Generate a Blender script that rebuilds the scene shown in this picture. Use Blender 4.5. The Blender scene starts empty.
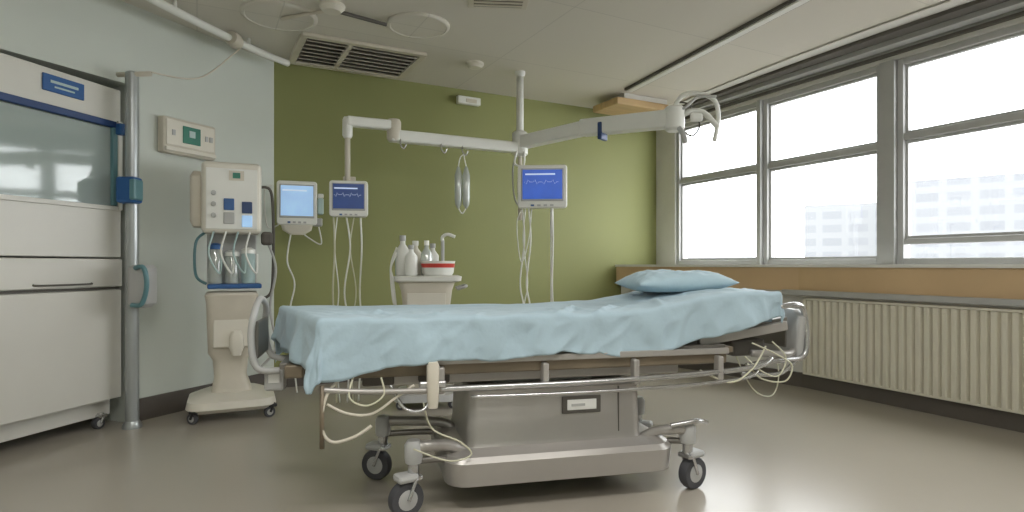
import bpy, bmesh, math, random
from mathutils import Vector, Matrix, noise
random.seed(4)
S = bpy.context.scene
col = S.collection

# ------------------------------------------------------------ materials
def lin(c):
    r = []
    for v in c:
        v = v/255.0
        r.append(v/12.92 if v <= 0.04045 else ((v+0.055)/1.055)**2.4)
    return r
M = {}
def mat(name, rgb, rough=0.5, metal=0.0, var=0.05, scale=6.0, bump=0.0, bscale=40, emit=0, trans=0, coat=0, sheen=0, stretch=None):
    m = bpy.data.materials.new(name); m.use_nodes = True
    nt = m.node_tree; b = nt.nodes['Principled BSDF']
    tc = nt.nodes.new('ShaderNodeTexCoord')
    n = nt.nodes.new('ShaderNodeTexNoise'); n.inputs['Scale'].default_value = scale; n.inputs['Detail'].default_value = 4
    src = tc.outputs['Object']
    if stretch:
        mp = nt.nodes.new('ShaderNodeMapping'); mp.inputs['Scale'].default_value = stretch
        nt.links.new(src, mp.inputs['Vector']); src = mp.outputs['Vector']
    nt.links.new(src, n.inputs['Vector'])
    r = nt.nodes.new('ShaderNodeValToRGB')
    c = lin(rgb)
    r.color_ramp.elements[0].position = 0.3; r.color_ramp.elements[1].position = 0.7
    r.color_ramp.elements[0].color = [x*(1-var) for x in c]+[1]
    r.color_ramp.elements[1].color = [min(1, x*(1+var)) for x in c]+[1]
    nt.links.new(n.outputs['Fac'], r.inputs['Fac'])
    nt.links.new(r.outputs['Color'], b.inputs['Base Color'])
    b.inputs['Roughness'].default_value = rough
    b.inputs['Metallic'].default_value = metal
    if coat: b.inputs['Coat Weight'].default_value = coat; b.inputs['Coat Roughness'].default_value = 0.15
    if sheen: b.inputs['Sheen Weight'].default_value = sheen
    if trans: b.inputs['Transmission Weight'].default_value = trans
    if emit:
        nt.links.new(r.outputs['Color'], b.inputs['Emission Color']); b.inputs['Emission Strength'].default_value = emit
    if bump:
        n2 = nt.nodes.new('ShaderNodeTexNoise'); n2.inputs['Scale'].default_value = bscale
        nt.links.new(tc.outputs['Object'], n2.inputs['Vector'])
        bp = nt.nodes.new('ShaderNodeBump'); bp.inputs['Strength'].default_value = bump; bp.inputs['Distance'].default_value = 0.01
        nt.links.new(n2.outputs['Fac'], bp.inputs['Height']); nt.links.new(bp.outputs['Normal'], b.inputs['Normal'])
    M[name] = m
    return m
mat('wall_teal', (206,211,203), 0.6, var=0.03, scale=1.2, bump=0.05)
mat('wall_green', (144,147,94), 0.65, var=0.04, scale=1.0, bump=0.05)
mat('wall_white', (218,216,210), 0.6, var=0.03)
mat('wall_tan', (212,182,142), 0.5, var=0.05, scale=2)
mat('dark_base', (92,86,80), 0.5)
mat('cream', (224,219,206), 0.38, var=0.03)
mat('cream2', (210,203,188), 0.4, var=0.05)
mat('white_pl', (232,232,226), 0.35, var=0.02)
mat('cab', (210,208,200), 0.35, var=0.03, scale=2)
mat('radiator', (226,221,204), 0.4, var=0.03)
mat('frame_grey', (180,180,178), 0.4, var=0.04)
mat('pole_grey', (172,176,176), 0.3, 0.5, var=0.04)
mat('steel', (200,200,200), 0.25, 0.9, var=0.06)
mat('base_metal', (180,176,171), 0.33, 0.45, var=0.05, scale=3)
mat('base_dark', (134,130,124), 0.35, 0.5)
mat('bed_frame', (128,116,98), 0.45, 0.3, var=0.15)
mat('dark', (38,38,40), 0.5)
mat('rubber', (74,74,78), 0.6)
mat('gap', (92,88,82), 0.7)
mat('blue', (44,92,150), 0.35)
mat('blue_dk', (34,62,110), 0.35)
mat('teal', (96,136,142), 0.35)
mat('teal_lt', (176,198,196), 0.35)
mat('green_d', (40,120,100), 0.4)
mat('red', (200,70,60), 0.3)
mat('hose', (206,204,180), 0.4)
mat('sheet', (172,194,205), 0.8, var=0.025, scale=3, bump=0.25, bscale=26, sheen=0.15)
mat('pillow', (172,196,207), 0.8, var=0.03, scale=3, bump=0.2, bscale=40, sheen=0.15)
mat('mattress', (120,140,150), 0.8)
mat('wood', (196,166,122), 0.5, var=0.12, scale=3, stretch=(1,8,1))
mat('screen_lt', (150,185,222), 0.25, emit=0.5, var=0.1)
mat('screen_dk', (36,60,112), 0.25, emit=0.35, var=0.1)
mat('screen_bl', (44,84,176), 0.25, emit=0.5, var=0.1)
mat('screen_wh', (200,215,240), 0.25, emit=0.4)
mat('label', (236,236,232), 0.5)
mat('vent_dk', (104,96,84), 0.6)

def pl_glass(name, tint, fac, rough=0.02, diff=None):
    m = bpy.data.materials.new(name); m.use_nodes = True; nt = m.node_tree; nt.nodes.clear()
    o = nt.nodes.new('ShaderNodeOutputMaterial'); t = nt.nodes.new('ShaderNodeBsdfTransparent'); g = nt.nodes.new('ShaderNodeBsdfGlossy')
    t.inputs['Color'].default_value = (*tint, 1); g.inputs['Roughness'].default_value = rough
    x = nt.nodes.new('ShaderNodeMixShader'); x.inputs[0].default_value = fac
    src = t.outputs[0]
    if diff:
        d = nt.nodes.new('ShaderNodeBsdfDiffuse'); d.inputs['Color'].default_value = (*lin(diff),1)
        y = nt.nodes.new('ShaderNodeMixShader'); y.inputs[0].default_value = 0.55
        nt.links.new(t.outputs[0], y.inputs[1]); nt.links.new(d.outputs[0], y.inputs[2]); src = y.outputs[0]
    nt.links.new(src, x.inputs[1]); nt.links.new(g.outputs[0], x.inputs[2]); nt.links.new(x.outputs[0], o.inputs[0])
    M[name] = m
pl_glass('glass', (0.97,0.98,0.98), 0.05)
pl_glass('glass_cab', (0.9,0.94,0.93), 0.10, 0.06, (196,208,204))
pl_glass('clear_pl', (0.85,0.88,0.86), 0.2, 0.1, (220,226,220))

def floor_mat():
    m = mat('floor', (172,165,153), 0.24, var=0.03, scale=0.8)
    b = m.node_tree.nodes['Principled BSDF']
    b.inputs['Specular IOR Level'].default_value = 0.6
floor_mat()
def ceil_mat():
    m = bpy.data.materials.new('ceiling_m'); m.use_nodes = True; nt = m.node_tree; b = nt.nodes['Principled BSDF']
    tc = nt.nodes.new('ShaderNodeTexCoord'); mp = nt.nodes.new('ShaderNodeMapping'); mp.inputs['Rotation'].default_value = (0,0,math.radians(-27.7))
    br = nt.nodes.new('ShaderNodeTexBrick'); br.offset = 0
    c = lin((218,213,202))
    br.inputs['Color1'].default_value = (*c,1); br.inputs['Color2'].default_value = (*[x*0.97 for x in c],1)
    br.inputs['Mortar'].default_value = (*[x*0.85 for x in c],1)
    br.inputs['Scale'].default_value = 1.0; br.inputs['Brick Width'].default_value = 2.4; br.inputs['Row Height'].default_value = 1.2; br.inputs['Mortar Size'].default_value = 0.005
    nt.links.new(tc.outputs['Object'], mp.inputs[0]); nt.links.new(mp.outputs[0], br.inputs['Vector']); nt.links.new(br.outputs['Color'], b.inputs['Base Color'])
    b.inputs['Roughness'].default_value = 0.7
    M['ceiling_m'] = m
ceil_mat()
def bld_mat():
    m = bpy.data.materials.new('facade'); m.use_nodes = True; nt = m.node_tree; b = nt.nodes['Principled BSDF']
    tc = nt.nodes.new('ShaderNodeTexCoord'); mp = nt.nodes.new('ShaderNodeMapping'); mp.inputs['Rotation'].default_value = (math.radians(90),0,0)
    br = nt.nodes.new('ShaderNodeTexBrick'); br.offset = 0
    br.inputs['Color1'].default_value = (0.15,0.155,0.165,1); br.inputs['Color2'].default_value = (0.165,0.17,0.18,1); br.inputs['Mortar'].default_value = (0.185,0.19,0.195,1)
    br.inputs['Scale'].default_value = 1.0; br.inputs['Brick Width'].default_value = 2.2; br.inputs['Row Height'].default_value = 1.3; br.inputs['Mortar Size'].default_value = 0.3
    nt.links.new(tc.outputs['Object'], mp.inputs[0]); nt.links.new(mp.outputs[0], br.inputs['Vector']); nt.links.new(br.outputs['Color'], b.inputs['Base Color'])
    b.inputs['Roughness'].default_value = 0.9
    M['facade'] = m
bld_mat()

# ------------------------------------------------------------ geometry helpers
def link(me, name, m, parent=None, smooth=False):
    ob = bpy.data.objects.new(name, me); col.objects.link(ob)
    if m: me.materials.append(M[m])
    if smooth:
        for p in me.polygons: p.use_smooth = True
    if parent: ob.parent = parent
    return ob
def from_bm(bm, name, m, parent=None, smooth=False):
    bmesh.ops.recalc_face_normals(bm, faces=bm.faces)
    me = bpy.data.meshes.new(name); bm.to_mesh(me); bm.free()
    return link(me, name, m, parent, smooth)
def empty(name, loc, rz=0.0):
    e = bpy.data.objects.new(name, None); col.objects.link(e); e.empty_display_size = 0.1
    e.location = loc; e.rotation_euler = (0,0,math.radians(rz)); return e
def box(par, name, c, s, m, bev=0.0, rot=(0,0,0), seg=2):
    bm = bmesh.new(); bmesh.ops.create_cube(bm, size=1.0)
    bmesh.ops.scale(bm, vec=s, verts=bm.verts)
    if bev: bmesh.ops.bevel(bm, geom=list(bm.edges), offset=min(bev, min(s)*0.49), segments=seg, profile=0.5, affect='EDGES')
    ob = from_bm(bm, name, m, par)
    ob.location = c; ob.rotation_euler = [math.radians(a) for a in rot]; return ob
def prism(name, pts, z0, z1, m, par=None):
    bm = bmesh.new()
    a = [bm.verts.new((p[0],p[1],z0)) for p in pts]; b = [bm.verts.new((p[0],p[1],z1)) for p in pts]
    bm.faces.new(a); bm.faces.new(b)
    n = len(pts)
    for i in range(n): bm.faces.new((a[i],a[(i+1)%n],b[(i+1)%n],b[i]))
    return from_bm(bm, name, m, par)
def catmull(pts, k=8, closed=False):
    P = [Vector(p) for p in pts]
    if len(P) < 3 and not closed: return P
    out = []
    n = len(P)
    for i in range(n if closed else n-1):
        if closed: p0,p1,p2,p3 = P[i-1],P[i],P[(i+1)%n],P[(i+2)%n]
        else: p0,p1,p2,p3 = P[max(i-1,0)],P[i],P[i+1],P[min(i+2,n-1)]
        for j in range(k):
            t = j/k
            out.append(0.5*((2*p1)+(-p0+p2)*t+(2*p0-5*p1+4*p2-p3)*t*t+(-p0+3*p1-3*p2+p3)*t**3))
    if not closed: out.append(P[-1])
    return out
def tube(par, name, pts, r, m, smooth=True, n=8, k=8, closed=False):
    P = catmull(pts, k, closed) if smooth else [Vector(p) for p in pts]
    bm = bmesh.new(); rings = []; N = len(P)
    T = (P[1]-P[0]).normalized(); U = T.orthogonal().normalized()
    for i in range(N):
        if closed: t = (P[(i+1)%N]-P[i-1])
        else: t = P[min(i+1,N-1)]-P[max(i-1,0)]
        if t.length < 1e-7: t = T
        t.normalize()
        U = (U-t*U.dot(t)).normalized(); V = t.cross(U)
        rings.append([bm.verts.new(P[i]+(U*math.cos(a)+V*math.sin(a))*r) for a in [2*math.pi*j/n for j in range(n)]]); T = t
    for i in range(N if closed else N-1):
        A = rings[i]; B = rings[(i+1)%N]
        for j in range(n): bm.faces.new((A[j],A[(j+1)%n],B[(j+1)%n],B[j]))
    if not closed:
        bm.faces.new(rings[0]); bm.faces.new(rings[-1])
    return from_bm(bm, name, m, par, True)
def lathe(par, name, prof, c, m, n=24, rot=(0,0,0), smooth=True):
    bm = bmesh.new(); rings = []
    for r,z in prof:
        rings.append([bm.verts.new((max(r,1e-4)*math.cos(2*math.pi*j/n), max(r,1e-4)*math.sin(2*math.pi*j/n), z)) for j in range(n)])
    for i in range(len(rings)-1):
        for j in range(n): bm.faces.new((rings[i][j],rings[i][(j+1)%n],rings[i+1][(j+1)%n],rings[i+1][j]))
    bm.faces.new(rings[0]); bm.faces.new(rings[-1])
    ob = from_bm(bm, name, m, par, smooth)
    if smooth:
        es = ob.modifiers.new('es','EDGE_SPLIT'); es.split_angle = math.radians(40)
    ob.location = c; ob.rotation_euler = [math.radians(a) for a in rot]; return ob
def loft(par, name, secs, m, c=(0,0,0), rot=(0,0,0)):
    """secs: (z,w,d,cx,cy,r) rounded rectangle sections"""
    bm = bmesh.new(); rings = []
    for z,w,d,cx,cy,r in secs:
        r = min(r, w*0.49, d*0.49); ring = []
        for qx,qy,a0 in ((1,1,0),(-1,1,90),(-1,-1,180),(1,-1,270)):
            for k in range(5):
                a = math.radians(a0+k*22.5)
                ring.append(bm.verts.new((cx+qx*(w/2-r)+r*math.cos(a), cy+qy*(d/2-r)+r*math.sin(a), z)))
        rings.append(ring)
    n = 20
    for i in range(len(rings)-1):
        for j in range(n): bm.faces.new((rings[i][j],rings[i][(j+1)%n],rings[i+1][(j+1)%n],rings[i+1][j]))
    bm.faces.new(rings[0]); bm.faces.new(rings[-1])
    ob = from_bm(bm, name, m, par, True)
    es = ob.modifiers.new('es','EDGE_SPLIT'); es.split_angle = math.radians(35)
    ob.location = c; ob.rotation_euler = [math.radians(a) for a in rot]; return ob
def castor(par, name, x, y, r, top, ang=0, w=0.035, fm='steel'):
    e = bpy.data.objects.new(name, None); col.objects.link(e); e.parent = par; e.location = (x,y,0); e.rotation_euler = (0,0,math.radians(ang)); e.empty_display_size = 0.05
    lathe(e,'tyre',[(r*0.72,-w/2),(r*0.93,-w/2),(r,-w/4),(r,w/4),(r*0.93,w/2),(r*0.72,w/2)],(0,0,r),'rubber',28,(90,0,0))
    lathe(e,'hub',[(r*0.3,-w*0.6),(r*0.7,-w*0.45),(r*0.7,w*0.45),(r*0.3,w*0.6)],(0,0,r),'frame_grey',20,(90,0,0))
    off = r*0.45
    for sgn in (-1,1):
        yy = sgn*(w*0.5+0.008)
        tube(e,'fork_side',[(0,yy,r),(off*0.5,yy,r*1.6),(off,yy,r*2.15)],0.009,fm)
    box(e,'fork_crown',(off,0,r*2.15),(0.06,w+0.03,0.025),fm,0.008)
    lathe(e,'stem',[(0.022,0),(0.026,0.01),(0.026,max(0.02,top-r*2.15)-0.01),(0.02,max(0.02,top-r*2.15))],(off,0,r*2.15),fm)
    return e

# ------------------------------------------------------------ room shell
H = 2.97
A = (-2.166,5.46); B = (-2.715,4.245); Bo = (-2.85,4.31); Ao = (-2.36,5.60)
C = (1.725,7.5)
W = Vector((0.4485,-0.8938)); Nn = Vector((0.8938,0.4485)); O = Vector((1.814,7.545))
def wl(s, n): v = O + W*s + Nn*n; return (v.x, v.y)
G = Vector((3.891,2.04)).normalized(); GN = Vector((-G.y, G.x))
ge = (C[0]+G.x*0.5, C[1]+G.y*0.5)
room = [(-3.9,-1.6),(5.0,-1.6),(4.75,2.1),wl(5.9,0.3),wl(-0.35,0.3),(A[0]-0.15,A[1]+0.2),(-3.9,4.7)]
prism('floor', room, -0.1, 0.0, 'floor')
prism('ceiling', room, H, H+0.1, 'ceiling_m')
prism('wall_left', [A,B,Bo,Ao], 0, H, 'wall_teal')
prism('wall_back', [A,ge,(ge[0]+GN.x*0.15,ge[1]+GN.y*0.15),(A[0]+GN.x*0.15,A[1]+GN.y*0.15)], 0, H, 'wall_green')
prism('wall_alcove_side', [(-2.85,4.312),(-3.5,4.47),(-3.5,4.6),(-2.85,4.44)], 0, H, 'wall_teal')
prism('wall_alcove_back', [(-3.36,4.44),(-3.74,2.86),(-3.88,2.86),(-3.5,4.44)], 0, H, 'wall_teal')
prism('wall_alcove_top', [B,(-3.335,2.86),(-3.72,2.86),(-3.35,4.43),(-2.86,4.31)], 2.40, H, 'wall_teal')
prism('wall_near_left', [(-3.335,2.86),(-3.6,-1.5),(-3.9,-1.5),(-3.88,2.86)], 0, H, 'wall_teal')
prism('wall_behind', [(-3.9,-1.5),(5.0,-1.5),(5.0,-1.6),(-3.9,-1.6)], 0, H, 'wall_teal')
prism('wall_right', [(4.46,2.1),(4.75,2.1),(5.0,-1.5),(4.75,-1.5)], 0, H, 'wall_white')
prism('wall_window_lower', [wl(0.0,0),wl(5.9,0),wl(5.9,0.2),wl(-0.1,0.2)], 0, 1.10, 'wall_white')
prism('wall_window_upper', [wl(-0.1,0),wl(5.9,0),wl(5.9,0.2),wl(-0.1,0.2)], 2.80, H, 'wall_white')
prism('wall_window_pier', [wl(-0.03,0),wl(0.34,0),wl(0.34,0.2),wl(-0.03,0.2)], 1.10, 2.80, 'wall_white')
prism('wall_window_end', [wl(5.72,0),wl(5.9,0),wl(5.9,0.2),wl(5.72,0.2)], 1.10, 2.80, 'wall_white')
def band(name, n0, n1, z0, z1, m, sag):
    K=20; pts=[]
    for k in range(K+1):
        s=0.25+5.6*k/K; pts.append(wl(s, n0))
    for k in range(K,-1,-1):
        s=0.25+5.6*k/K; pts.append(wl(s, n1 - sag*math.sin(math.pi*k/K)))
    prism(name, pts, z0, z1, m)
band('trim_1',-0.02,-0.09,2.885,H-0.002,'frame_grey',0.05)
band('trim_2',-0.02,-0.14,2.925,H-0.004,'gap',0.14)
band('trim_3',-0.02,-0.20,2.955,H-0.006,'wall_white',0.22)
prism('trim_4', [wl(0.34,-0.002),wl(5.9,-0.002),wl(5.9,-0.03),wl(0.34,-0.03)], 2.835, 2.862, 'gap')
f0 = (1.235,7.19); f1 = wl(2.2,-0.22); f2 = wl(5.88,-0.22)
b0 = wl(-0.02,-0.004)
prism('trim_window_sill', [f0,f1,f2,wl(5.88,-0.004),b0,(1.66,7.42)], 1.10, 1.125, 'white_pl')
def inset(d): return [(f0[0]+d*0.8,f0[1]+d*0.5), wl(2.2,-0.22+d), wl(5.88,-0.22+d), wl(5.88,-0.006), wl(0.0,-0.006), (1.67,7.40)]
prism('wall_under_sill', inset(0.02), 0.885, 1.098, 'wall_tan')
prism('wall_dado', inset(0.10), 0.0, 0.884, 'wall_white')
prism('baseboard_window', [(f0[0]+0.05,f0[1]+0.02), wl(2.2,-0.16), wl(5.88,-0.16), wl(5.88,-0.125), wl(2.2,-0.125),(f0[0]+0.09,f0[1]+0.05)], 0.0, 0.13, 'dark_base')
def off(p,q,d,z0,z1,name,m):
    p=Vector(p);q=Vector(q);t=(q-p).normalized();n=Vector((t.y,-t.x))*d
    prism(name,[p,q,q+n,p+n],z0,z1,m)
off(A,(1.2,7.225),0.018,0,0.14,'baseboard_back','dark_base')
off(B,A,0.018,0,0.16,'baseboard_left','dark_base')

# windows
wins = [(0.34,1.575),(1.615,2.83),(2.95,4.33),(4.40,5.72)]
WR = -63.36
for i,(s0,s1) in enumerate(wins):
    e = empty('window_%d'%(i+1), (O.x,O.y,0), WR)
    z0,z1 = 1.125,2.80; c = (s0+s1)/2; w = s1-s0; ft = 0.05
    box(e,'frame_left',(s0+ft/2,0.06,(z0+z1)/2),(ft,0.08,z1-z0),'frame_grey',0.006)
    box(e,'frame_right',(s1-ft/2,0.06,(z0+z1)/2),(ft,0.08,z1-z0),'frame_grey',0.006)
    box(e,'frame_head',(c,0.06,z1-ft/2),(w-2*ft,0.078,ft),'frame_grey',0.006)
    box(e,'frame_bottom',(c,0.06,z0+ft/2),(w-2*ft,0.078,ft),'frame_grey',0.006)
    tz = 2.12 if i<2 else 2.16
    box(e,'transom',(c,0.06,tz),(w-2*ft,0.07,0.055),'frame_grey',0.006)
    if i>=2: box(e,'lower_transom',(c,0.06,1.31),(w-2*ft,0.07,0.045),'frame_grey',0.006)
    for zz0,zz1 in ((z0+ft,tz-0.03),(tz+0.03,z1-ft)):
        if i>=2 and zz0<1.3: zz0 = 1.335
        for xx in (s0+ft+0.01,s1-ft-0.01): box(e,'bead',(xx,0.075,(zz0+zz1)/2),(0.02,0.04,zz1-zz0),'frame_grey')
        for zz in (zz0+0.01,zz1-0.01): box(e,'bead',(c,0.075,zz),(w-2*ft-0.04,0.04,0.02),'frame_grey')
    box(e,'glass_pane',(c,0.085,(z0+z1)/2),(w-2*ft,0.006,z1-z0-2*ft),'glass')
for i,(a,b) in enumerate(((1.575,1.615),(2.83,2.95),(4.33,4.40))):
    prism('trim_mullion_%d'%(i+1), [wl(a,-0.02),wl(b,-0.02),wl(b,0.2),wl(a,0.2)], 1.125, 2.80, 'frame_grey')

rad = empty('radiator', (O.x,O.y,0), WR)
bm = bmesh.new(); prof = []
s = 2.28
pitch = 0.062
while s < 5.8:
    for k,(ds,dn) in enumerate(((0,0.0),(0.007,-0.028),(0.014,-0.035),(0.040,-0.035),(0.047,-0.028),(0.054,0.0))):
        prof.append((s+ds, -0.175+dn))
    s += pitch
a = [bm.verts.new((p[0],p[1],0.15)) for p in prof]; b = [bm.verts.new((p[0],p[1],0.80)) for p in prof]
for i in range(len(prof)-1): bm.faces.new((a[i],a[i+1],b[i+1],b[i]))
from_bm(bm,'fins','radiator',rad)
box(rad,'top_grille',(4.04,-0.165,0.812),(3.56,0.085,0.022),'radiator',0.006)
box(rad,'bottom_channel',(4.04,-0.165,0.14),(3.56,0.08,0.02),'radiator',0.004)
box(rad,'end_cap',(2.26,-0.165,0.47),(0.03,0.085,0.68),'radiator',0.006)
hr = empty('handrail', (O.x,O.y,0), WR)
box(hr,'rail',(3.95,-0.235,0.868),(3.8,0.03,0.05),'frame_grey',0.01)
for x in (2.3,3.3,4.3,5.3): box(hr,'rail_bracket',(x,-0.21,0.868),(0.05,0.03,0.03),'steel')
pel = box(None,'wooden_pelmet',(1.33,6.72,2.87),(0.72,0.45,0.075),'wood',0.01,(0,0,27.7))
box(None,'trim_pelmet_block',(1.38,6.76,2.94),(0.6,0.4,0.058),'wall_white',0,(0,0,27.7))

# exterior
e = box(None,'office_building',(44,53,-8),(14,12,33),'facade',0,(0,0,-40))
e = box(None,'office_building',(34.5,62,-9),(7,10,32),'facade',0,(0,0,-30))
e = box(None,'office_building',(24,70,-14),(12,10,32),'facade',0,(0,0,-20))
box(None,'ground_outside',(40,60,-25.5),(160,160,1),'dark_base')

# ------------------------------------------------------------ ceiling things
v = empty('ceiling_vent', (-1.38,5.33,H), 27.7)
for nm,c,sz in (('frame_a',(0,-0.36,-0.015),(1.04,0.06,0.03)),('frame_b',(0,0.36,-0.015),(1.04,0.06,0.03)),('frame_c',(-0.5,0,-0.015),(0.06,0.66,0.03)),('frame_d',(0.5,0,-0.015),(0.06,0.66,0.03))):
    box(v,nm,c,sz,'cream2',0.005)
box(v,'plenum',(0,0,-0.004),(0.95,0.67,0.006),'vent_dk')
for k in range(7): box(v,'louver',(0.17,-0.28+k*0.093,-0.024),(0.58,0.07,0.005),'cream2',0,(28,0,0))
for k in range(7): box(v,'louver_b',(-0.3,-0.28+k*0.093,-0.024),(0.34,0.07,0.005),'cream2',0,(28,0,0))
box(v,'divider',(-0.125,0,-0.02),(0.04,0.66,0.03),'cream2')
v = empty('ceiling_vent', (-0.09,4.12,H), 5)
box(v,'frame',(0,0,-0.01),(0.42,0.34,0.02),'cream2',0.004); box(v,'grille',(0,0,-0.022),(0.34,0.26,0.006),'vent_dk')
for k in range(5): box(v,'louver',(0,-0.1+k*0.05,-0.028),(0.34,0.02,0.006),'cream2')
t = empty('ceiling_light_track', (1.66,5.1,H), -70.2)
box(t,'channel',(0,0,-0.012),(2.55,0.11,0.024),'gap')
box(t,'diffuser',(0,0.0,-0.026),(2.55,0.07,0.02),'white_pl',0.006)
sd = empty('smoke_detector', (-0.34,5.5,H)); lathe(sd,'body',[(0.08,0),(0.08,-0.02),(0.055,-0.045),(0.0,-0.048)],(0,0,0),'cream')
for nm,x,y,r in (('ceiling_disc_lamp',-1.72,4.44,0.27),('ceiling_disc_lamp',-0.72,4.62,0.24)):
    d = empty(nm,(x,y,H))
    lathe(d,'dish',[(r,0),(r,-0.012),(r*0.96,-0.022),(r*0.9,-0.024),(r*0.88,-0.018),(0,-0.018)],(0,0,0),'ceiling_m',40)
hub = empty('ceiling_lamp_mount',(-1.28,4.27,H))
lathe(hub,'canopy',[(0.09,0),(0.09,-0.02),(0.06,-0.05),(0.0,-0.05)],(0,0,0),'cream')
tube(hub,'arm_1',[(0,0,-0.035),(-0.2,0.07,-0.035),(-0.42,0.16,-0.035)],0.014,'cream2')
tube(hub,'arm_2',[(0,0,-0.035),(0.15,0.12,-0.035),(0.33,0.26,-0.035)],0.014,'gap')
ct = empty('curtain_track',(0,0,0))
tube(ct,'rail',[(-2.5,3.6,2.9),(-2.36,4.2,2.9),(-2.15,4.9,2.9),(-1.98,5.3,2.9)],0.03,'white_pl')
for p in ((-2.36,4.2),(-2.15,4.9)): tube(ct,'hanger',[(p[0],p[1],2.9),(p[0],p[1],H)],0.015,'white_pl',False)
lathe(ct,'joint',[(0.05,-0.06),(0.06,-0.03),(0.06,0.03),(0.05,0.06)],(-2.2,4.75,2.9),'cream2',16,(90,0,0))
tube(ct,'cable',[(-2.472,4.11,2.44),(-2.315,4.43,2.5),(-2.2,4.73,2.78),(-2.165,4.83,2.89)],0.006,'cream2')
ww = empty('wall_sensor',(-0.47,6.32,2.84),27.7); box(ww,'case',(0,-0.03,0),(0.26,0.06,0.08),'white_pl',0.01)
box(ww,'lens',(0.02,-0.064,-0.005),(0.12,0.01,0.04),'cream2',0.004)

# ------------------------------------------------------------ left cabinet
cb = empty('medical_cabinet', (-2.74,4.2,0), 75.9)
L = 1.28; D = 0.45; cx = -L/2
box(cb,'plinth',(cx,D/2+0.03,0.14),(L-0.04,D-0.08,0.12),'cab',0.004)
box(cb,'lower_body',(cx,D/2+0.02,0.665),(L,D-0.04,0.93),'cab',0.006)
box(cb,'lower_door',(cx,0.0,0.575),(L-0.01,0.03,0.75),'cab',0.008)
box(cb,'drawer_front',(cx,-0.003,1.067),(L-0.01,0.04,0.19),'cab',0.008)
box(cb,'drawer_gap',(cx,0.003,0.961),(L-0.02,0.012,0.012),'gap')
tube(cb,'drawer_handle',[(-0.62,-0.02,1.0),(-0.58,-0.038,0.995),(-0.28,-0.038,0.995),(-0.24,-0.02,1.0)],0.006,'gap')
box(cb,'mid_panel',(cx,0.02,1.335),(L,0.05,0.325),'cab',0.006)
box(cb,'mid_body',(cx,D/2+0.03,1.33),(L,D-0.06,0.32),'cab')
box(cb,'back_panel',(cx,D-0.01,1.78),(L,0.02,0.64),'teal_lt')
box(cb,'side_right',(-0.01,D/2,1.78),(0.02,D,0.64),'cab'); box(cb,'side_left',(-L+0.01,D/2,1.78),(0.02,D,0.64),'cab')
box(cb,'header',(cx,D/2,2.22),(L,D+0.01,0.24),'cab',0.01)
box(cb,'blue_strip',(cx-0.02,-0.004,2.088),(L-0.05,0.03,0.045),'blue_dk',0.006)
box(cb,'door_frame_side',(-0.055,-0.002,1.80),(0.04,0.03,0.54),'teal',0.006)
box(cb,'door_frame_edge',(-0.018,0.0,1.81),(0.034,0.04,0.62),'cab',0.004)
box(cb,'door_frame_bottom',(cx,-0.002,1.51),(L-0.02,0.03,0.03),'cab',0.004)
box(cb,'glass_door',(cx,0.008,1.79),(L-0.1,0.006,0.54),'glass_cab')
box(cb,'shelf',(cx,D/2,1.63),(L-0.05,D-0.06,0.012),'white_pl')
for k in range(6):
    x = -0.14-k*0.18; hgt = random.uniform(0.1,0.26); r = random.uniform(0.03,0.05)
    lathe(cb,'bottle',[(r,0),(r,hgt*0.75),(r*0.45,hgt*0.85),(r*0.45,hgt),(0,hgt)],(x,0.15+random.uniform(-.04,.1),1.637),random.choice(['white_pl','teal_lt','cream','white_pl']),14)
box(cb,'sign',(-0.42,-0.012,2.245),(0.27,0.012,0.105),'blue',0.004)
box(cb,'sign_text',(-0.42,-0.02,2.255),(0.18,0.004,0.016),'teal_lt'); box(cb,'sign_text2',(-0.42,-0.02,2.225),(0.13,0.004,0.01),'teal_lt')
box(cb,'latch',(-0.03,-0.035,2.06),(0.05,0.05,0.08),'blue',0.01)
castor(cb,'castor_a',-0.12,0.06,0.04,0.1); castor(cb,'castor_b',-L+0.12,0.06,0.04,0.1); castor(cb,'castor_c',-0.12,D-0.08,0.04,0.1); castor(cb,'castor_d',-L+0.12,D-0.08,0.04,0.1)

po = empty('equipment_pole',(-2.615,4.13,0))
lathe(po,'shaft',[(0.042,0),(0.042,2.44),(0.03,2.45),(0,2.45)],(0,0,0),'pole_grey')
lathe(po,'foot',[(0.06,0),(0.06,0.02),(0.045,0.05)],(0,0,0),'pole_grey')
tube(po,'top_arm',[(-0.10,0,2.43),(0.14,-0.02,2.43)],0.018,'cream2',False)
box(po,'clamp_blue',(0.0,-0.03,1.63),(0.13,0.11,0.18),'blue',0.02)
box(po,'clamp_plate',(0.06,-0.05,1.63),(0.04,0.1,0.14),'teal',0.01)
loft(po,'holder',[(0.83,0.08,0.1,0.09,-0.03,0.02),(0.86,0.14,0.14,0.09,-0.03,0.03),(1.10,0.14,0.14,0.09,-0.03,0.03),(1.12,0.1,0.1,0.09,-0.03,0.02)],'frame_grey')
tube(po,'holder_handle',[(0.09,-0.11,1.10),(0.16,-0.13,1.10),(0.18,-0.13,0.98),(0.14,-0.12,0.86),(0.06,-0.1,0.85)],0.016,'teal')

wb = empty('wall_control_panel',(-2.166-0.412*0.895,5.46-0.911*0.895,2.09),65.7)
box(wb,'case',(0,-0.035,0),(0.45,0.07,0.27),'cream2',0.015)
box(wb,'face',(0,-0.074,0.02),(0.41,0.01,0.19),'cream',0.004)
box(wb,'lip',(0,-0.075,-0.105),(0.43,0.03,0.03),'cream',0.006)
box(wb,'display',(0.0,-0.082,0.02),(0.15,0.008,0.13),'green_d',0.003)
box(wb,'icon',(0,-0.088,0.03),(0.05,0.004,0.05),'teal_lt')
for x in (-0.15,0.13,0.17): box(wb,'key',(x,-0.082,0.02),(0.025,0.008,0.04),'frame_grey')

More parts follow.
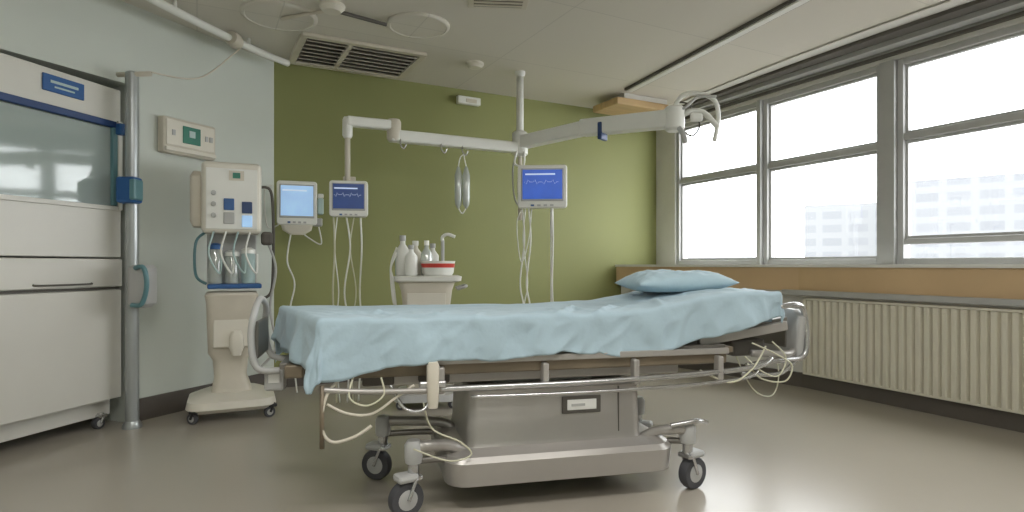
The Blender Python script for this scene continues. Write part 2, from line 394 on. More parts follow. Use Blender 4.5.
# ------------------------------------------------------------ ventilator on stand
vt = empty('ventilator_machine',(-2.10,4.50,0),25)
loft(vt,'base',[(0.07,0.52,0.46,0,0,0.08),(0.10,0.60,0.54,0,0,0.12),(0.15,0.58,0.52,0,0,0.12),(0.19,0.36,0.34,0,0.03,0.08)],'cream')
for i,(x,y) in enumerate(((-0.25,-0.2),(0.25,-0.2),(-0.22,0.2),(0.22,0.2))): castor(vt,'castor_%d'%(i+1),x,y,0.04,0.1,-40+60*i,0.03,'dark')
loft(vt,'column',[(0.18,0.28,0.26,0,0.02,0.05),(0.30,0.22,0.22,-0.01,0.03,0.05),(0.42,0.24,0.22,-0.01,0.03,0.05),(0.48,0.30,0.26,-0.01,0.02,0.04),(0.84,0.34,0.30,0,0.0,0.04),(0.90,0.36,0.32,0,0,0.05),(0.92,0.34,0.3,0,0,0.05)],'cream2')
box(vt,'column_panel',(-0.005,-0.13,0.66),(0.24,0.02,0.28),'cream',0.01,(-3,0,0))
loft(vt,'column_bump',[(0.46,0.06,0.04,0,0,0.02),(0.52,0.1,0.06,0,0,0.03),(0.60,0.1,0.06,0,0,0.03),(0.64,0.06,0.04,0,0,0.02)],'cream',(0.03,-0.15,0))
box(vt,'blue_tray',(0.02,-0.05,0.965),(0.36,0.24,0.035),'blue',0.01)
for i,(x,h,m) in enumerate(((-0.11,0.27,'clear_pl'),(0.0,0.22,'clear_pl'),(0.11,0.24,'teal_lt'))):
    lathe(vt,'canister_%d'%i,[(0.045,0),(0.048,0.02),(0.048,h-0.03),(0.03,h),(0.0,h)],(x,-0.08,0.985),m)
    lathe(vt,'canister_cap_%d'%i,[(0.05,0),(0.05,0.03),(0.02,0.045),(0,0.045)],(x,-0.08,0.985+h-0.02),'blue' if i==0 else 'white_pl')
    lathe(vt,'canister_float_%d'%i,[(0.03,0),(0.03,0.1),(0,0.1)],(x,-0.08,1.0),'white_pl',12)
box(vt,'back_plate',(0,0.08,1.15),(0.34,0.06,0.42),'frame_grey',0.01)
box(vt,'main_unit',(0,0,1.61),(0.40,0.30,0.52),'cream',0.035,seg=4)
box(vt,'main_face',(0.0,-0.152,1.60),(0.34,0.012,0.44),'white_pl',0.004)
box(vt,'top_label',(0.03,-0.161,1.77),(0.10,0.006,0.07),'cream2'); box(vt,'top_icon',(0.03,-0.166,1.77),(0.05,0.004,0.04),'green_d')
for i,(x,z,m) in enumerate(((-0.02,1.56,'blue'),(0.10,1.54,'blue_dk'),(-0.02,1.46,'frame_grey'),(0.1,1.44,'screen_lt'))): box(vt,'button_%d'%i,(x,-0.162,z),(0.07,0.01,0.085),m,0.006)
for k in range(3): lathe(vt,'knob_%d'%k,[(0.018,0),(0.016,0.02),(0,0.022)],(-0.12,-0.158,1.48+k*0.08),'frame_grey',14,(90,0,0))
loft(vt,'side_bulge',[(1.40,0.06,0.2,0,0,0.02),(1.44,0.09,0.24,0,0,0.03),(1.76,0.09,0.24,0,0,0.03),(1.80,0.05,0.18,0,0,0.02)],'cream2',(-0.23,0.02,0))
tube(vt,'frame_loop',[(0.19,0.06,1.72),(0.27,0.06,1.7),(0.29,0.05,1.5),(0.29,0.05,1.1),(0.27,0.04,0.9),(0.18,0.02,0.86)],0.011,'gap')
tube(vt,'frame_loop_2',[(-0.18,0.0,1.36),(-0.24,-0.02,1.28),(-0.24,-0.02,1.05),(-0.17,-0.02,0.98)],0.010,'teal')
for k in range(4):
    x = -0.12+0.08*k
    tube(vt,'patient_hose_%d'%k,[(x,-0.14,1.36),(x-0.03,-0.22,1.2),(x+0.04,-0.2,1.06),(x+0.05,-0.12,1.2)],0.007,'white_pl' if k%2 else 'teal_lt')
tube(vt,'drain_hose',[(0.22,-0.05,1.35),(0.30,-0.1,1.1),(0.26,-0.1,0.8),(0.3,-0.08,0.5),(0.2,-0.05,0.35)],0.009,'frame_grey')
box(vt,'side_pod',(0.24,-0.06,1.32),(0.08,0.10,0.10),'gap',0.02)

# ------------------------------------------------------------ monitors
def monitor(name, loc, rz, w, h, scr, brk=None):
    e = empty(name, loc, rz)
    loft(e,'shell',[(-0.05,w*0.8,h*0.8,0,0,0.03),(-0.01,w,h,0,0,0.03),(0.04,w,h,0,0,0.025),(0.05,w*0.96,h*0.96,0,0,0.02)],'white_pl',rot=(90,0,0))
    box(e,'bezel',(0,-0.052,0.015),(w*0.86,0.008,h*0.76),'frame_grey',0.004)
    box(e,'screen',(0,-0.058,0.018),(w*0.8,0.006,h*0.68),scr)
    box(e,'screen_bar',(-0.02,-0.062,h*0.28),(w*0.6,0.002,h*0.035),'screen_wh')
    if scr!='screen_lt':
        pts=[(-w*0.36+i*w*0.036, -0.063, h*0.1+(0.05*h*((-1)**i) if i%5 in(1,2) else 0)) for i in range(20)]
        tube(e,'trace',pts,0.0012,'screen_wh',False,4)
    for k in range(4): box(e,'key_%d'%k,(-w*0.2+k*w*0.13,-0.054,-h*0.44),(w*0.07,0.006,h*0.04),'blue' if k==0 else 'frame_grey')
    return e
m1 = monitor('patient_monitor',(-1.87,5.22,1.655),20,0.33,0.38,'screen_lt')
loft(m1,'dock',[(-0.27,0.12,0.10,0,0.03,0.02),(-0.23,0.24,0.14,0,0.03,0.03),(-0.19,0.26,0.16,0,0.03,0.03)],'cream')
box(m1,'module',(0.195,0.0,-0.02),(0.05,0.08,0.14),'teal_lt',0.01); box(m1,'module_b',(0.195,0.0,0.07),(0.05,0.07,0.04),'white_pl',0.01)
box(m1,'module_c',(0.17,0,-0.16),(0.08,0.08,0.07),'frame_grey',0.01)
tube(m1,'wall_arm',[(0,0.05,-0.05),(0.02,0.3,-0.05)],0.025,'frame_grey',False)
tube(m1,'lead_1',[(-0.05,0,-0.26),(-0.08,0,-0.5),(-0.02,0,-0.7),(-0.06,0,-1.0),(0,0.02,-1.65)],0.007,'white_pl')
tube(m1,'lead_2',[(0.18,0,-0.2),(0.2,0,-0.35),(0.1,0,-0.3),(0.05,0,-0.26)],0.006,'white_pl')
tube(m1,'lead_3',[(-0.15,0,-0.19),(-0.24,0,-0.2),(-0.26,0,0.1),(-0.2,0.02,0.15)],0.006,'white_pl')
m2 = monitor('patient_monitor',(-1.315,4.84,1.65),12,0.30,0.29,'screen_dk')
box(m2,'hanger_plate',(0,0.055,0.12),(0.1,0.02,0.14),'cream2',0.006)
for k,(x,dx) in enumerate(((-0.12,0.01),(-0.09,-0.02),(-0.02,0.03),(0.04,-0.03),(0.09,0.01))):
    tube(m2,'lead_%d'%k,[(x,0,-0.14),(x+dx,-0.01,-0.4),(x-dx*0.5,0,-0.75),(x+dx,0.02,-1.1),(x*0.8,0.02,-1.64)],0.005 if k%2 else 0.007,'white_pl' if k%3 else 'hose')
m3 = monitor('patient_monitor',(0.285,5.62,1.85),-4,0.46,0.40,'screen_bl')
box(m3,'hanger_plate',(-0.14,0.075,0.02),(0.2,0.05,0.14),'cream2',0.01)
for k,(x,dx) in enumerate(((-0.19,0.02),(-0.16,-0.02),(-0.13,0.02),(0.08,0.0),(0.095,0.004))):
    tube(m3,'lead_%d'%k,[(x,0.02,-0.2),(x+dx,0.01,-0.5),(x-dx,0.02,-0.9),(x+dx,0.02,-1.2),(x,0.04,-1.84)],0.006 if k%2 else 0.008,'white_pl')
lathe(m3,'lead_connector',[(0.012,0),(0.016,0.03),(0.016,0.22),(0.01,0.26)],(0.088,0.02,-0.46),'white_pl',12)
tube(m3,'cable_loop',[(-0.19,0.02,-0.2),(-0.24,0,-0.35),(-0.2,0.0,-0.7),(-0.13,0,-0.5),(-0.10,0,-0.2)],0.005,'white_pl')

# ------------------------------------------------------------ ceiling boom
bo = empty('ceiling_equipment_boom',(0,0,0))
hx,hy,hz = 0.077,5.75,2.28
tube(bo,'ceiling_post',[(hx,hy,H),(hx,hy,2.2)],0.035,'white_pl',False,14)
lathe(bo,'ceiling_flange',[(0.05,0),(0.05,-0.02),(0.04,-0.05)],(hx,hy,H),'white_pl')
tube(bo,'lower_post',[(hx,hy,2.3),(hx,hy,1.55)],0.022,'cream2',False,12)
lathe(bo,'hub',[(0.05,-0.12),(0.075,-0.1),(0.075,0.1),(0.05,0.12)],(hx,hy,hz),'white_pl')
def beam(name,p,q,w,h,m='white_pl'):
    p=Vector(p);q=Vector(q);d=q-p;L=d.length
    o=box(bo,name,(p+q)/2,(L,w,h),m,0.015)
    o.rotation_euler=(0,-math.asin(d.z/L),math.atan2(d.y,d.x)); return o
beam('left_arm_inner',(hx,hy,2.24),(-1.03,5.06,2.21),0.10,0.10)
lathe(bo,'left_joint',[(0.05,-0.07),(0.06,-0.05),(0.06,0.09),(0.05,0.11)],(-1.0,5.08,2.24),'cream2')
beam('left_arm_outer',(-0.97,5.10,2.30),(-1.345,4.86,2.285),0.09,0.08)
tube(bo,'left_drop',[(-1.335,4.87,2.30),(-1.335,4.87,1.72)],0.022,'cream2',False,12)
lathe(bo,'left_drop_collar',[(0.03,-0.05),(0.04,-0.03),(0.04,0.1),(0.03,0.12)],(-1.335,4.87,2.2),'white_pl')
beam('right_arm_inner',(hx,hy,2.29),(0.68,5.27,2.33),0.12,0.12)
beam('right_arm_outer',(0.62,5.31,2.33),(1.30,4.80,2.29),0.13,0.14)
box(bo,'arm_clamp',(0.78,5.17,2.27),(0.04,0.12,0.15),'blue_dk',0.01,(0,0,-37))
lathe(bo,'right_elbow',[(0.06,-0.1),(0.08,-0.08),(0.08,0.08),(0.06,0.1)],(1.30,4.80,2.29),'white_pl')
tube(bo,'right_claw_1',[(1.30,4.8,2.38),(1.36,4.78,2.47),(1.48,4.76,2.48),(1.60,4.74,2.42),(1.63,4.74,2.28),(1.60,4.74,2.10)],0.018,'white_pl')
tube(bo,'right_claw_2',[(1.33,4.8,2.30),(1.42,4.76,2.34),(1.52,4.74,2.32),(1.62,4.72,2.20)],0.022,'white_pl')
tube(bo,'right_claw_3',[(1.30,4.76,2.24),(1.34,4.72,2.16),(1.36,4.70,2.08)],0.022,'frame_grey')
tube(bo,'right_claw_4',[(1.26,4.76,2.36),(1.36,4.74,2.36),(1.46,4.72,2.44),(1.60,4.70,2.44)],0.012,'frame_grey')
tube(bo,'right_cable',[(1.30,4.8,2.42),(1.40,4.78,2.40),(1.50,4.8,2.25),(1.44,4.78,2.15),(1.36,4.76,2.18)],0.007,'gap')
box(bo,'right_grip',(1.46,4.75,2.29),(0.10,0.05,0.07),'white_pl',0.02)
for k,(x,y) in enumerate(((-0.94,5.1),(-0.62,5.30),(-0.444,5.41))):
    tube(bo,'hook_%d'%k,[(x,y-0.03,2.20),(x,y-0.05,2.14),(x+0.03,y-0.05,2.10),(x+0.05,y-0.05,2.14)],0.007,'steel')
tube(bo,'post_cable',[(hx-0.03,hy-0.04,2.25),(hx-0.07,hy-0.06,2.0),(hx-0.05,hy-0.06,1.75),(hx+0.02,hy-0.03,1.65)],0.008,'frame_grey')
tube(bo,'hub_drop_handle',[(hx-0.03,hy-0.07,2.2),(hx-0.05,hy-0.08,2.08),(hx+0.03,hy-0.08,2.06),(hx+0.04,hy-0.07,2.2)],0.01,'white_pl')

iv = empty('iv_drip_set',(-0.444,5.36,0))
for k,x in enumerate((-0.035,0.035)):
    lathe(iv,'drip_chamber_%d'%k,[(0.006,1.62),(0.028,1.66),(0.034,1.72),(0.034,1.92),(0.02,1.97),(0.01,2.0)],(x,0,0),'clear_pl',16)
    lathe(iv,'fluid_%d'%k,[(0.0,1.66),(0.026,1.68),(0.028,1.85),(0,1.855)],(x,0,0),'white_pl',14)
    tube(iv,'line_%d'%k,[(x,0,2.0),(x*0.5,0,2.08),(0.02,0,2.11)],0.005,'white_pl')
tube(iv,'bottom_link',[(-0.035,0,1.63),(0,0,1.58),(0.035,0,1.63)],0.006,'white_pl')

# ------------------------------------------------------------ supply cart
ca = empty('supply_cart',(-0.69,4.85,0),8)
loft(ca,'body',[(0.10,0.30,0.30,0,0,0.05),(0.6,0.32,0.32,0,0,0.05),(0.92,0.40,0.36,0,0,0.06),(0.98,0.44,0.38,0,0,0.06),(0.985,0.46,0.40,0,0,0.06)],'cream2')
loft(ca,'top_tray',[(0.985,0.46,0.40,0,0,0.06),(0.995,0.52,0.44,0.01,0,0.06),(1.03,0.53,0.45,0.01,0,0.06),(1.035,0.50,0.42,0.01,0,0.06)],'white_pl')
box(ca,'drawer_line',(0,-0.185,0.84),(0.3,0.01,0.12),'cream',0.004)
tube(ca,'side_handle',[(0.24,-0.12,0.93),(0.31,-0.12,0.95),(0.31,0.12,0.95),(0.24,0.12,0.93)],0.012,'frame_grey')
loft(ca,'foot',[(0.06,0.5,0.46,0,0,0.08),(0.11,0.46,0.42,0,0,0.08)],'frame_grey')
for i,(x,y) in enumerate(((-0.2,-0.18),(0.2,-0.18),(-0.2,0.18),(0.2,0.18))): castor(ca,'castor_%d'%(i+1),x,y,0.035,0.08,30*i,0.025,'dark')
def bottle(nm,x,y,r,h,m,cap='white_pl'):
    lathe(ca,nm,[(r*0.9,0),(r,0.01),(r,h*0.62),(r*0.4,h*0.78),(r*0.35,h*0.88)],(x,y,1.037),m,18)
    lathe(ca,nm+'_cap',[(r*0.45,h*0.86),(r*0.45,h),(0,h)],(x,y,1.037),cap,14)
bottle('bottle_1',-0.19,0.0,0.055,0.32,'white_pl','frame_grey'); bottle('bottle_2',-0.09,0.06,0.055,0.28,'cream'); bottle('bottle_3',-0.12,-0.12,0.05,0.24,'white_pl','frame_grey')
bottle('bottle_4',0.0,-0.02,0.045,0.28,'clear_pl'); bottle('bottle_5',0.05,0.1,0.05,0.26,'white_pl','frame_grey')
box(ca,'carton',(-0.21,0.13,1.12),(0.09,0.08,0.17),'teal_lt',0.006)
lathe(ca,'basin',[(0.11,0),(0.125,0.02),(0.135,0.10),(0.14,0.115),(0.12,0.115)],(0.09,-0.05,1.037),'white_pl',24)
lathe(ca,'red_fluid',[(0.132,0.0),(0.137,0.03),(0.13,0.033),(0,0.033)],(0.09,-0.052,1.10),'red',24)
lathe(ca,'pump_stem',[(0.014,0),(0.014,0.2),(0,0.2)],(0.13,0.05,1.12),'frame_grey',10)
tube(ca,'pump_spout',[(0.13,0.05,1.31),(0.13,0.05,1.35),(0.17,0.03,1.37),(0.23,0.02,1.35)],0.014,'white_pl')
for k in range(4): tube(ca,'tubing_%d'%k,[(-0.24,-0.05+0.03*k,1.2+0.02*k),(-0.28,-0.08,1.1),(-0.26,-0.12,1.0-0.05*k),(-0.24,-0.1,0.8)],0.008,'white_pl')

# ------------------------------------------------------------ hospital bed
BED = (0.155,3.19,0); BR = 13.4
bed = empty('hospital_bed', BED, BR)
cNL=Vector((-1.085,-0.431)); cFL=Vector((-1.35,0.426)); cFR=Vector((1.255,0.335)); cNR=Vector((1.19,-0.335))
def sm(x): x=max(0,min(1,x)); return x*x*(3-2*x)
def ztop(a): return 0.892 + 0.080*sm((a-0.60)/0.30) - 0.006*math.sin(a*math.pi*1.6)
def plan(a,b): return (cNL*(1-a)+cNR*a)*(1-b) + (cFL*(1-a)+cFR*a)*b
bm = bmesh.new(); rows=[]
NA=24
for i in range(NA+1):
    a=0.01+0.98*i/NA; z=ztop(a)-0.012
    ring=[]
    for b,dz in ((0.03,-0.02),(0.015,-0.05),(0.015,-0.12),(0.03,-0.145),(0.97,-0.145),(0.985,-0.12),(0.985,-0.05),(0.97,-0.02)):
        p=plan(a,b); ring.append(bm.verts.new((p.x,p.y,z+dz)))
    rows.append(ring)
for i in range(NA):
    for j in range(8): bm.faces.new((rows[i][j],rows[i][(j+1)%8],rows[i+1][(j+1)%8],rows[i+1][j]))
bm.faces.new(rows[0]); bm.faces.new(rows[-1])
from_bm(bm,'mattress','mattress',bed,True)

def smoothn(x,y,s=0): return noise.noise(Vector((x,y,s)))
def rn(x,y,s): return (1-abs(smoothn(x,y,s))*2.2)
rr=random.Random(11)
ridges=[((0.46,-0.02),(0.56,0.38),0.020,0.022),((0.54,-0.03),(0.66,0.34),0.018,0.02),((0.60,0.05),(0.80,0.5),0.010,0.022),((0.38,0.12),(0.50,0.0),0.014,0.02),((0.12,0.12),(0.32,0.0),0.010,0.022),((0.7,-0.02),(0.74,0.34),0.014,0.02),((0.02,0.2),(0.2,0.3),0.010,0.022),((0.2,0.7),(0.5,0.8),0.009,0.03),((0.30,0.42),(0.05,0.55),0.010,0.025)]
for k in range(26):
    a0=rr.uniform(0.02,0.95); b0=rr.uniform(-0.02,0.2); da=rr.uniform(-0.10,0.10); db=rr.uniform(0.15,0.5)
    ridges.append(((a0,b0),(a0+da,b0+db),rr.uniform(0.004,0.010),rr.uniform(0.012,0.02)))
def ridge(a,b):
    z=0
    px,py=a*2.45,b*0.8
    for (a0,b0),(a1,b1),h,w in ridges:
        x0,y0,x1,y1=a0*2.45,b0*0.8,a1*2.45,b1*0.8
        dx,dy=x1-x0,y1-y0; L2=dx*dx+dy*dy
        t=max(0,min(1,((px-x0)*dx+(py-y0)*dy)/L2))
        d=math.hypot(px-x0-t*dx,py-y0-t*dy)
        if d<w*3: z+=h*math.exp(-(d/w)**2)*math.sin(math.pi*min(1,max(0.15,t)))
    return z
NX,NY=300,104
ex=14; ey=20
R=0.018
bm=bmesh.new(); grid=[]
Lm,Wm=2.45,0.80
for i in range(NX+1):
    row=[]
    for j in range(NY+1):
        if i<ex: fa=-(ex-i)/ex; a=0.0
        elif i>NX-ex: fa=(i-(NX-ex))/ex; a=1.0
        else: fa=0; a=(i-ex)/(NX-2*ex)
        if j<ey: fb=-(ey-j)/ey; b=0.0
        elif j>NY-ey: fb=(j-(NY-ey))/ey; b=1.0
        else: fb=0; b=(j-ey)/(NY-2*ey)
        hn = 0.208 + 0.010*math.sin(a*23)+0.010*math.sin(a*9+1) + 0.055*sm((0.13-a)/0.13) - 0.055*sm((a-0.80)/0.2) + 0.02*math.exp(-((a-0.7)/0.08)**2)
        hl = (0.24 if b>0.02 or fb>0 else 0.24) if fa<0 else 0.11
        if fa<0: hl = 0.24 - 0.05*b
        dx=fa*hl; dy=fb*hn
        d=math.hypot(dx,dy)
        if fa<0 and fb<0: d = min(d, 0.315)
        p=plan(a,b); z=ztop(a)+ridge(a,b)+0.008*smoothn(a*9,b*4)+0.004*smoothn(a*26,b*9,3)+0.003*rn(a*14,b*5,9)
        if d>1e-6:
            dd=math.hypot(dx,dy); ux,uy=dx/dd,dy/dd
            if d<R*math.pi/2: o=R*math.sin(d/R); dn=R*(1-math.cos(d/R)); dep=0
            else:
                dep=d-R*math.pi/2; o=R; dn=R+dep
            t=a*Lm*1.0+ (b*Wm+7 if fa else 0)
            ang=math.atan2(uy,ux) if (fa and fb) else 0
            k=min(1,dep/0.14)
            f1_=math.sin(t*15+1.6*math.sin(t*4.3)+ang*5)
            f2_=smoothn(t*7,dep*3,1)*2
            f3_=rn(t*9+dep*5,dep*7,5)-0.6
            fold=(0.013*f1_+0.018*f2_)*k+0.010*f3_*min(1,dep/0.04)
            fl=0.07*dep
            if fa<0: fl=0.18*dep
            if fa<0 and fb: fl=0.22*dep
            o+=fl+max(-0.012,fold)
            p=Vector((p.x+ux*o,p.y+uy*o)); z=z-dn
        row.append(bm.verts.new((p.x,p.y,z)))
    grid.append(row)
for i in range(NX):
    for j in range(NY): bm.faces.new((grid[i][j],grid[i+1][j],grid[i+1][j+1],grid[i][j+1]))
sh=from_bm(bm,'bed_sheet','sheet',None,True)
sh.location=BED; sh.rotation_euler=(0,0,math.radians(BR))
so=sh.modifiers.new('thick','SOLIDIFY'); so.thickness=0.003; so.offset=1

def pillow(name,loc,rz,w,d,h,tilt):
    bm=bmesh.new(); N=44; top=[];bot=[]
    for i in range(N+1):
        rt=[];rb=[]
        for j in range(N+1):
            u=-1+2*i/N; v=-1+2*j/N
            e=max(0,(1-abs(u)**2.6))**0.55*max(0,(1-abs(v)**2.6))**0.55
            pin=1-0.06*(1-abs(v)**2)*abs(u)**4; pin2=1-0.07*(1-abs(u)**2)*abs(v)**4
            x=u*w/2*pin; y=v*d/2*pin2
            wr=0.014*smoothn(u*2.5,v*2.5,7)+0.010*smoothn(u*6,v*6,2)+0.006*rn(u*4,v*4,4)
            zt=h*0.62*e+wr*e-0.014*math.exp(-((u-.1)**2+(v)**2)/0.25)
            zb=-h*0.38*min(1,e*1.3)
            rt.append(bm.verts.new((x,y,zt)))
            if i in(0,N) or j in(0,N): rb.append(rt[-1])
            else: rb.append(bm.verts.new((x,y,zb)))
        top.append(rt);bot.append(rb)
    for i in range(N):
        for j in range(N):
            bm.faces.new((top[i][j],top[i+1][j],top[i+1][j+1],top[i][j+1]))
            try: bm.faces.new((bot[i][j],bot[i][j+1],bot[i+1][j+1],bot[i+1][j]))
            except ValueError: pass
    o=from_bm(bm,name,'pillow',None,True); o.location=loc; o.rotation_euler=(0,math.radians(tilt),math.radians(rz))
    return o
ca_,sa_=math.cos(math.radians(BR)),math.sin(math.radians(BR))
def bw(x,y,z): return (BED[0]+x*ca_-y*sa_, BED[1]+x*sa_+y*ca_, z)
pillow('pillow',bw(0.81,0.06,1.018),BR-4,0.58,0.42,0.12,-1)

def rail(nm,pts,r,m='steel',**k): return tube(bed,nm,pts,r,m,**k)
for sgn,nm in ((-1,'near'),(1,'far')):
    y=sgn*0.36
    box(bed,'platform_beam_'+nm,(-0.14,y,0.665),(2.0,0.05,0.075),'bed_frame',0.008)
    box(bed,'platform_lip_'+nm,(-0.14,sgn*0.395,0.692),(2.0,0.02,0.03),'base_metal',0.004)
    rail('side_rail_'+nm,[(-0.62,sgn*0.43,0.575),(0.2,sgn*0.43,0.575),(0.95,sgn*0.41,0.60),(1.12,sgn*0.38,0.64)],0.014)
    rail('lower_rail_'+nm,[(-0.45,sgn*0.44,0.535),(0.2,sgn*0.44,0.53),(0.9,sgn*0.42,0.55),(1.05,sgn*0.38,0.60)],0.009)
    for x in (-0.58,-0.1,0.35,0.8): box(bed,'rail_bracket',(x,sgn*0.405,0.61),(0.03,0.05,0.12),'base_metal',0.008)
    o=box(bed,'head_beam_'+nm,(1.0,sgn*0.31,0.765),(0.52,0.04,0.05),'base_metal',0.008,(0,-8,0))
for k in range(9): box(bed,'slat',(-1.05+k*0.24,0,0.69),(0.08,0.72,0.03),'bed_frame',0.004)
box(bed,'platform_pan',(-0.14,0,0.712),(2.0,0.74,0.012),'base_dark')
box(bed,'head_pan',(1.02,0,0.80),(0.5,0.62,0.02),'base_dark',0,(0,-8,0))
box(bed,'subframe_near',(-0.1,-0.25,0.60),(1.5,0.06,0.06),'base_metal',0.008)
box(bed,'subframe_far',(-0.1,0.25,0.60),(1.5,0.06,0.06),'base_metal',0.008)
loft(bed,'cream_bracket',[(0.50,0.04,0.05,0,0,0.015),(0.54,0.05,0.06,0,0,0.02),(0.68,0.055,0.06,0,0,0.02),(0.70,0.04,0.05,0,0,0.015)],'cream2',(-0.62,-0.45,0))
box(bed,'pivot_block',(-0.62,-0.44,0.60),(0.12,0.03,0.03),'steel',0.008)
rail('actuator',[(-0.3,-0.15,0.56),(0.5,-0.1,0.585)],0.03,'frame_grey',smooth=False,n=14)
loft(bed,'lift_column',[(0.54,0.46,0.34,0,0,0.03),(0.60,0.46,0.34,0,0,0.03)],'frame_grey')
loft(bed,'pedestal_housing',[(0.262,0.90,0.60,0,0,0.05),(0.28,0.885,0.585,0,0,0.05),(0.525,0.865,0.57,0,0,0.05),(0.54,0.84,0.54,0,0,0.05)],'base_metal')
box(bed,'housing_seam',(0.315,0,0.40),(0.006,0.584,0.24),'gap')
box(bed,'housing_label_plate',(0.12,-0.293,0.44),(0.20,0.008,0.085),'gap',0.004)
box(bed,'housing_label',(0.12,-0.299,0.44),(0.15,0.006,0.05),'label',0.002)
box(bed,'housing_label_mark',(0.10,-0.303,0.44),(0.07,0.002,0.012),'frame_grey')
loft(bed,'base_tray',[(0.105,1.02,0.72,0.01,0,0.08),(0.12,1.12,0.80,0.01,0,0.10),(0.225,1.14,0.82,0.01,0,0.10),(0.25,1.11,0.79,0.01,0,0.10),(0.264,1.0,0.70,0.01,0,0.08)],'base_metal')
box(bed,'underbody',(0.02,0,0.09),(0.8,0.5,0.04),'dark',0.01)
CP=[(0.69,-0.345,200),(0.70,0.22,150),(-0.73,-0.36,20),(-0.85,0.15,-30)]
for i,(x,y,an) in enumerate(CP):
    castor(bed,'castor_%d'%(i+1),x,y,0.08,0.30,an,0.05)
    r=math.radians(an); sx=x+0.036*math.cos(r); sy=y+0.036*math.sin(r)
    g=1 if x>0 else -1
    rail('leg_%d'%(i+1),[(g*0.45,y*0.75,0.24),(g*0.52,y*0.85,0.285),(sx-g*0.06,sy,0.305),(sx,sy,0.30)],0.026,'base_metal',n=12)
    rail('leg_lower_%d'%(i+1),[(g*0.5,y*0.85,0.20),(g*0.57,y*0.9,0.235),(sx,sy,0.24)],0.016,'base_dark',n=10)
    lathe(bed,'leg_cap_%d'%(i+1),[(0.036,0),(0.04,0.02),(0.04,0.08),(0.028,0.10),(0,0.10)],(sx,sy,0.235),'frame_grey')
    box(bed,'castor_hood_%d'%(i+1),(x,y,0.175),(0.10,0.085,0.035),'frame_grey',0.015,(0,0,an))
rail('brake_link',[(0.55,-0.38,0.33),(0.68,-0.40,0.35),(0.76,-0.36,0.33)],0.012)
# head end
loft(bed,'headboard',[(0.60,0.04,0.42,0,0,0.018),(0.63,0.05,0.56,0,0,0.02),(0.84,0.05,0.60,0,0,0.02),(0.88,0.04,0.50,0,0,0.018)],'frame_grey',(1.36,-0.02,0))
box(bed,'headboard_insert',(1.33,-0.02,0.74),(0.01,0.40,0.14),'base_dark',0.004)
for sgn in (-1,1):
    rail('head_arm',[(1.05,sgn*0.31,0.66),(1.25,sgn*0.32,0.65),(1.35,sgn*0.26,0.66)],0.018,'base_metal')
    rail('head_loop',[(1.20,sgn*0.34,0.90),(1.30,sgn*0.34,0.91),(1.37,sgn*0.31,0.87),(1.39,sgn*0.31,0.72),(1.36,sgn*0.31,0.63),(1.2,sgn*0.33,0.62),(1.0,sgn*0.34,0.60)],0.015)
    rail('head_lower_bar',[(0.98,sgn*0.33,0.56),(1.2,sgn*0.33,0.55),(1.33,sgn*0.31,0.62)],0.012)
rail('head_hose_1',[(1.02,-0.36,0.72),(1.15,-0.38,0.66),(1.24,-0.38,0.60),(1.20,-0.38,0.52),(1.06,-0.38,0.54),(0.98,-0.38,0.62)],0.004,'hose')
rail('head_hose_3',[(0.95,-0.4,0.66),(1.05,-0.40,0.58),(1.16,-0.38,0.55),(1.22,-0.36,0.64),(1.16,-0.33,0.72)],0.0035,'hose')
rail('head_hose_4',[(0.7,-0.40,0.60),(0.85,-0.43,0.54),(0.98,-0.42,0.60),(1.1,-0.36,0.70)],0.0045,'hose')
rail('head_hose_5',[(1.0,-0.2,0.7),(1.06,-0.3,0.48),(1.18,-0.3,0.43),(1.3,-0.2,0.52),(1.34,-0.1,0.64)],0.0035,'hose')
box(bed,'head_motor',(1.08,-0.18,0.68),(0.2,0.14,0.09),'gap',0.015)
# foot end
rail('foot_loop',[(-1.30,-0.05,0.62),(-1.40,-0.06,0.64),(-1.43,-0.04,0.78),(-1.42,0.0,0.90),(-1.42,0.16,0.95),(-1.42,0.32,0.90),(-1.43,0.36,0.78),(-1.40,0.36,0.64),(-1.30,0.34,0.62)],0.016,'frame_grey')
box(bed,'foot_panel',(-1.415,0.16,0.76),(0.02,0.30,0.18),'base_dark',0.008)
box(bed,'foot_crossbeam',(-1.22,0.08,0.64),(0.08,0.6,0.06),'bed_frame',0.008)
box(bed,'foot_beam',(-1.19,0.10,0.655),(0.2,0.5,0.03),'base_dark',0.006)
box(bed,'foot_control',(-1.33,0.02,0.57),(0.09,0.10,0.10),'frame_grey',0.012); box(bed,'foot_control_label',(-1.33,-0.032,0.58),(0.05,0.004,0.04),'label')
rail('drop_rail_outer',[(-0.98,-0.40,0.66),(-1.06,-0.46,0.58),(-1.08,-0.47,0.45),(-1.04,-0.47,0.385),(-0.95,-0.47,0.40),(-0.88,-0.46,0.44)],0.007,'cream2')
rail('drop_rail_inner',[(-1.06,-0.46,0.54),(-0.98,-0.47,0.50),(-0.88,-0.46,0.49),(-0.78,-0.45,0.55),(-0.70,-0.44,0.60)],0.006,'cream2')
rail('drop_rail_brace',[(-1.08,-0.465,0.62),(-1.08,-0.47,0.36)],0.010,'bed_frame',smooth=False)
rail('drop_rail_bar',[(-1.08,-0.46,0.60),(-0.9,-0.46,0.585),(-0.64,-0.45,0.575)],0.012,'base_metal')
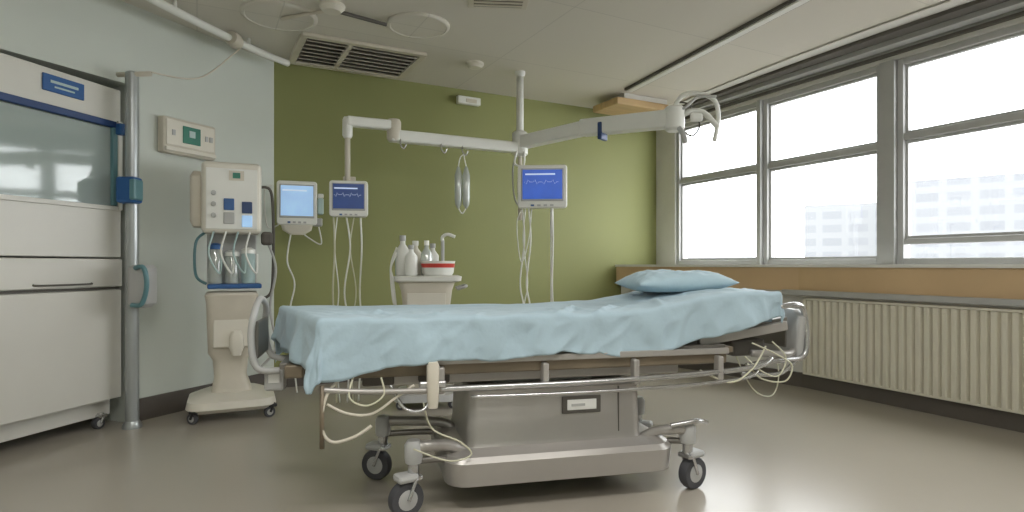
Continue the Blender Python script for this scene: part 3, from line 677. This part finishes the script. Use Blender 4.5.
rail('foot_hose_1',[(-0.95,-0.42,0.66),(-0.97,-0.48,0.57),(-0.9,-0.48,0.53),(-0.83,-0.47,0.57),(-0.84,-0.45,0.64)],0.004,'hose')
rail('foot_hose_3',[(-0.62,-0.42,0.55),(-0.66,-0.44,0.49),(-0.74,-0.44,0.50),(-0.80,-0.42,0.60)],0.008,'steel')
rail('base_hose',[(-0.66,-0.44,0.52),(-0.62,-0.42,0.40),(-0.5,-0.44,0.34),(-0.45,-0.44,0.28),(-0.55,-0.44,0.26),(-0.7,-0.4,0.31)],0.004,'hose')
for k in range(2): box(bed,'motor_box_%d'%k,(-0.85+0.25*k,-0.28,0.62),(0.14,0.1,0.08),'gap',0.01)

# ------------------------------------------------------------ light
w = bpy.data.worlds.new('World'); S.world = w; w.use_nodes = True
bg = w.node_tree.nodes['Background']; bg.inputs[0].default_value = (0.97,0.985,1.0,1); bg.inputs[1].default_value = 6.2
def area(nm, loc, d, sx, sy, e=0, c=(1,1,1), portal=False):
    l = bpy.data.lights.new(nm,'AREA'); l.shape='RECTANGLE'; l.size=sx; l.size_y=sy; l.energy=e; l.color=c
    o = bpy.data.objects.new(nm,l); col.objects.link(o); o.location=loc
    o.rotation_euler = Vector(d).to_track_quat('-Z','Z').to_euler()
    if portal: l.cycles.is_portal=True
    return o
p = wl(3.03,0.26)
area('window_portal',(p[0],p[1],1.96),(-0.8938,-0.4485,0),5.5,1.75,portal=True)
for i,(x,y) in enumerate(((-0.8,1.2),(1.2,1.4),(0.2,-0.4))):  # added fill lamps with housings, out of view, to lift the room's ambient light
    f = empty('fill_light_panel',(x,y,H))
    box(f,'housing',(0,0,-0.02),(1.24,0.34,0.04),'white_pl',0.006)
    a = area('fill_light',(0,0,-0.045),(0,0,-1),1.2,0.3,24,(1,0.98,0.95)); a.parent=f

cam = bpy.data.cameras.new('Camera'); co = bpy.data.objects.new('Camera',cam); col.objects.link(co)
co.location=(0,0,1.12); co.rotation_euler=(math.radians(90),0,0)
cam.sensor_width=36; cam.lens=600/1024*36; cam.shift_y=9/1024; cam.clip_end=500
S.camera=co
S.view_settings.view_transform='Standard'
S.view_settings.exposure=0.3
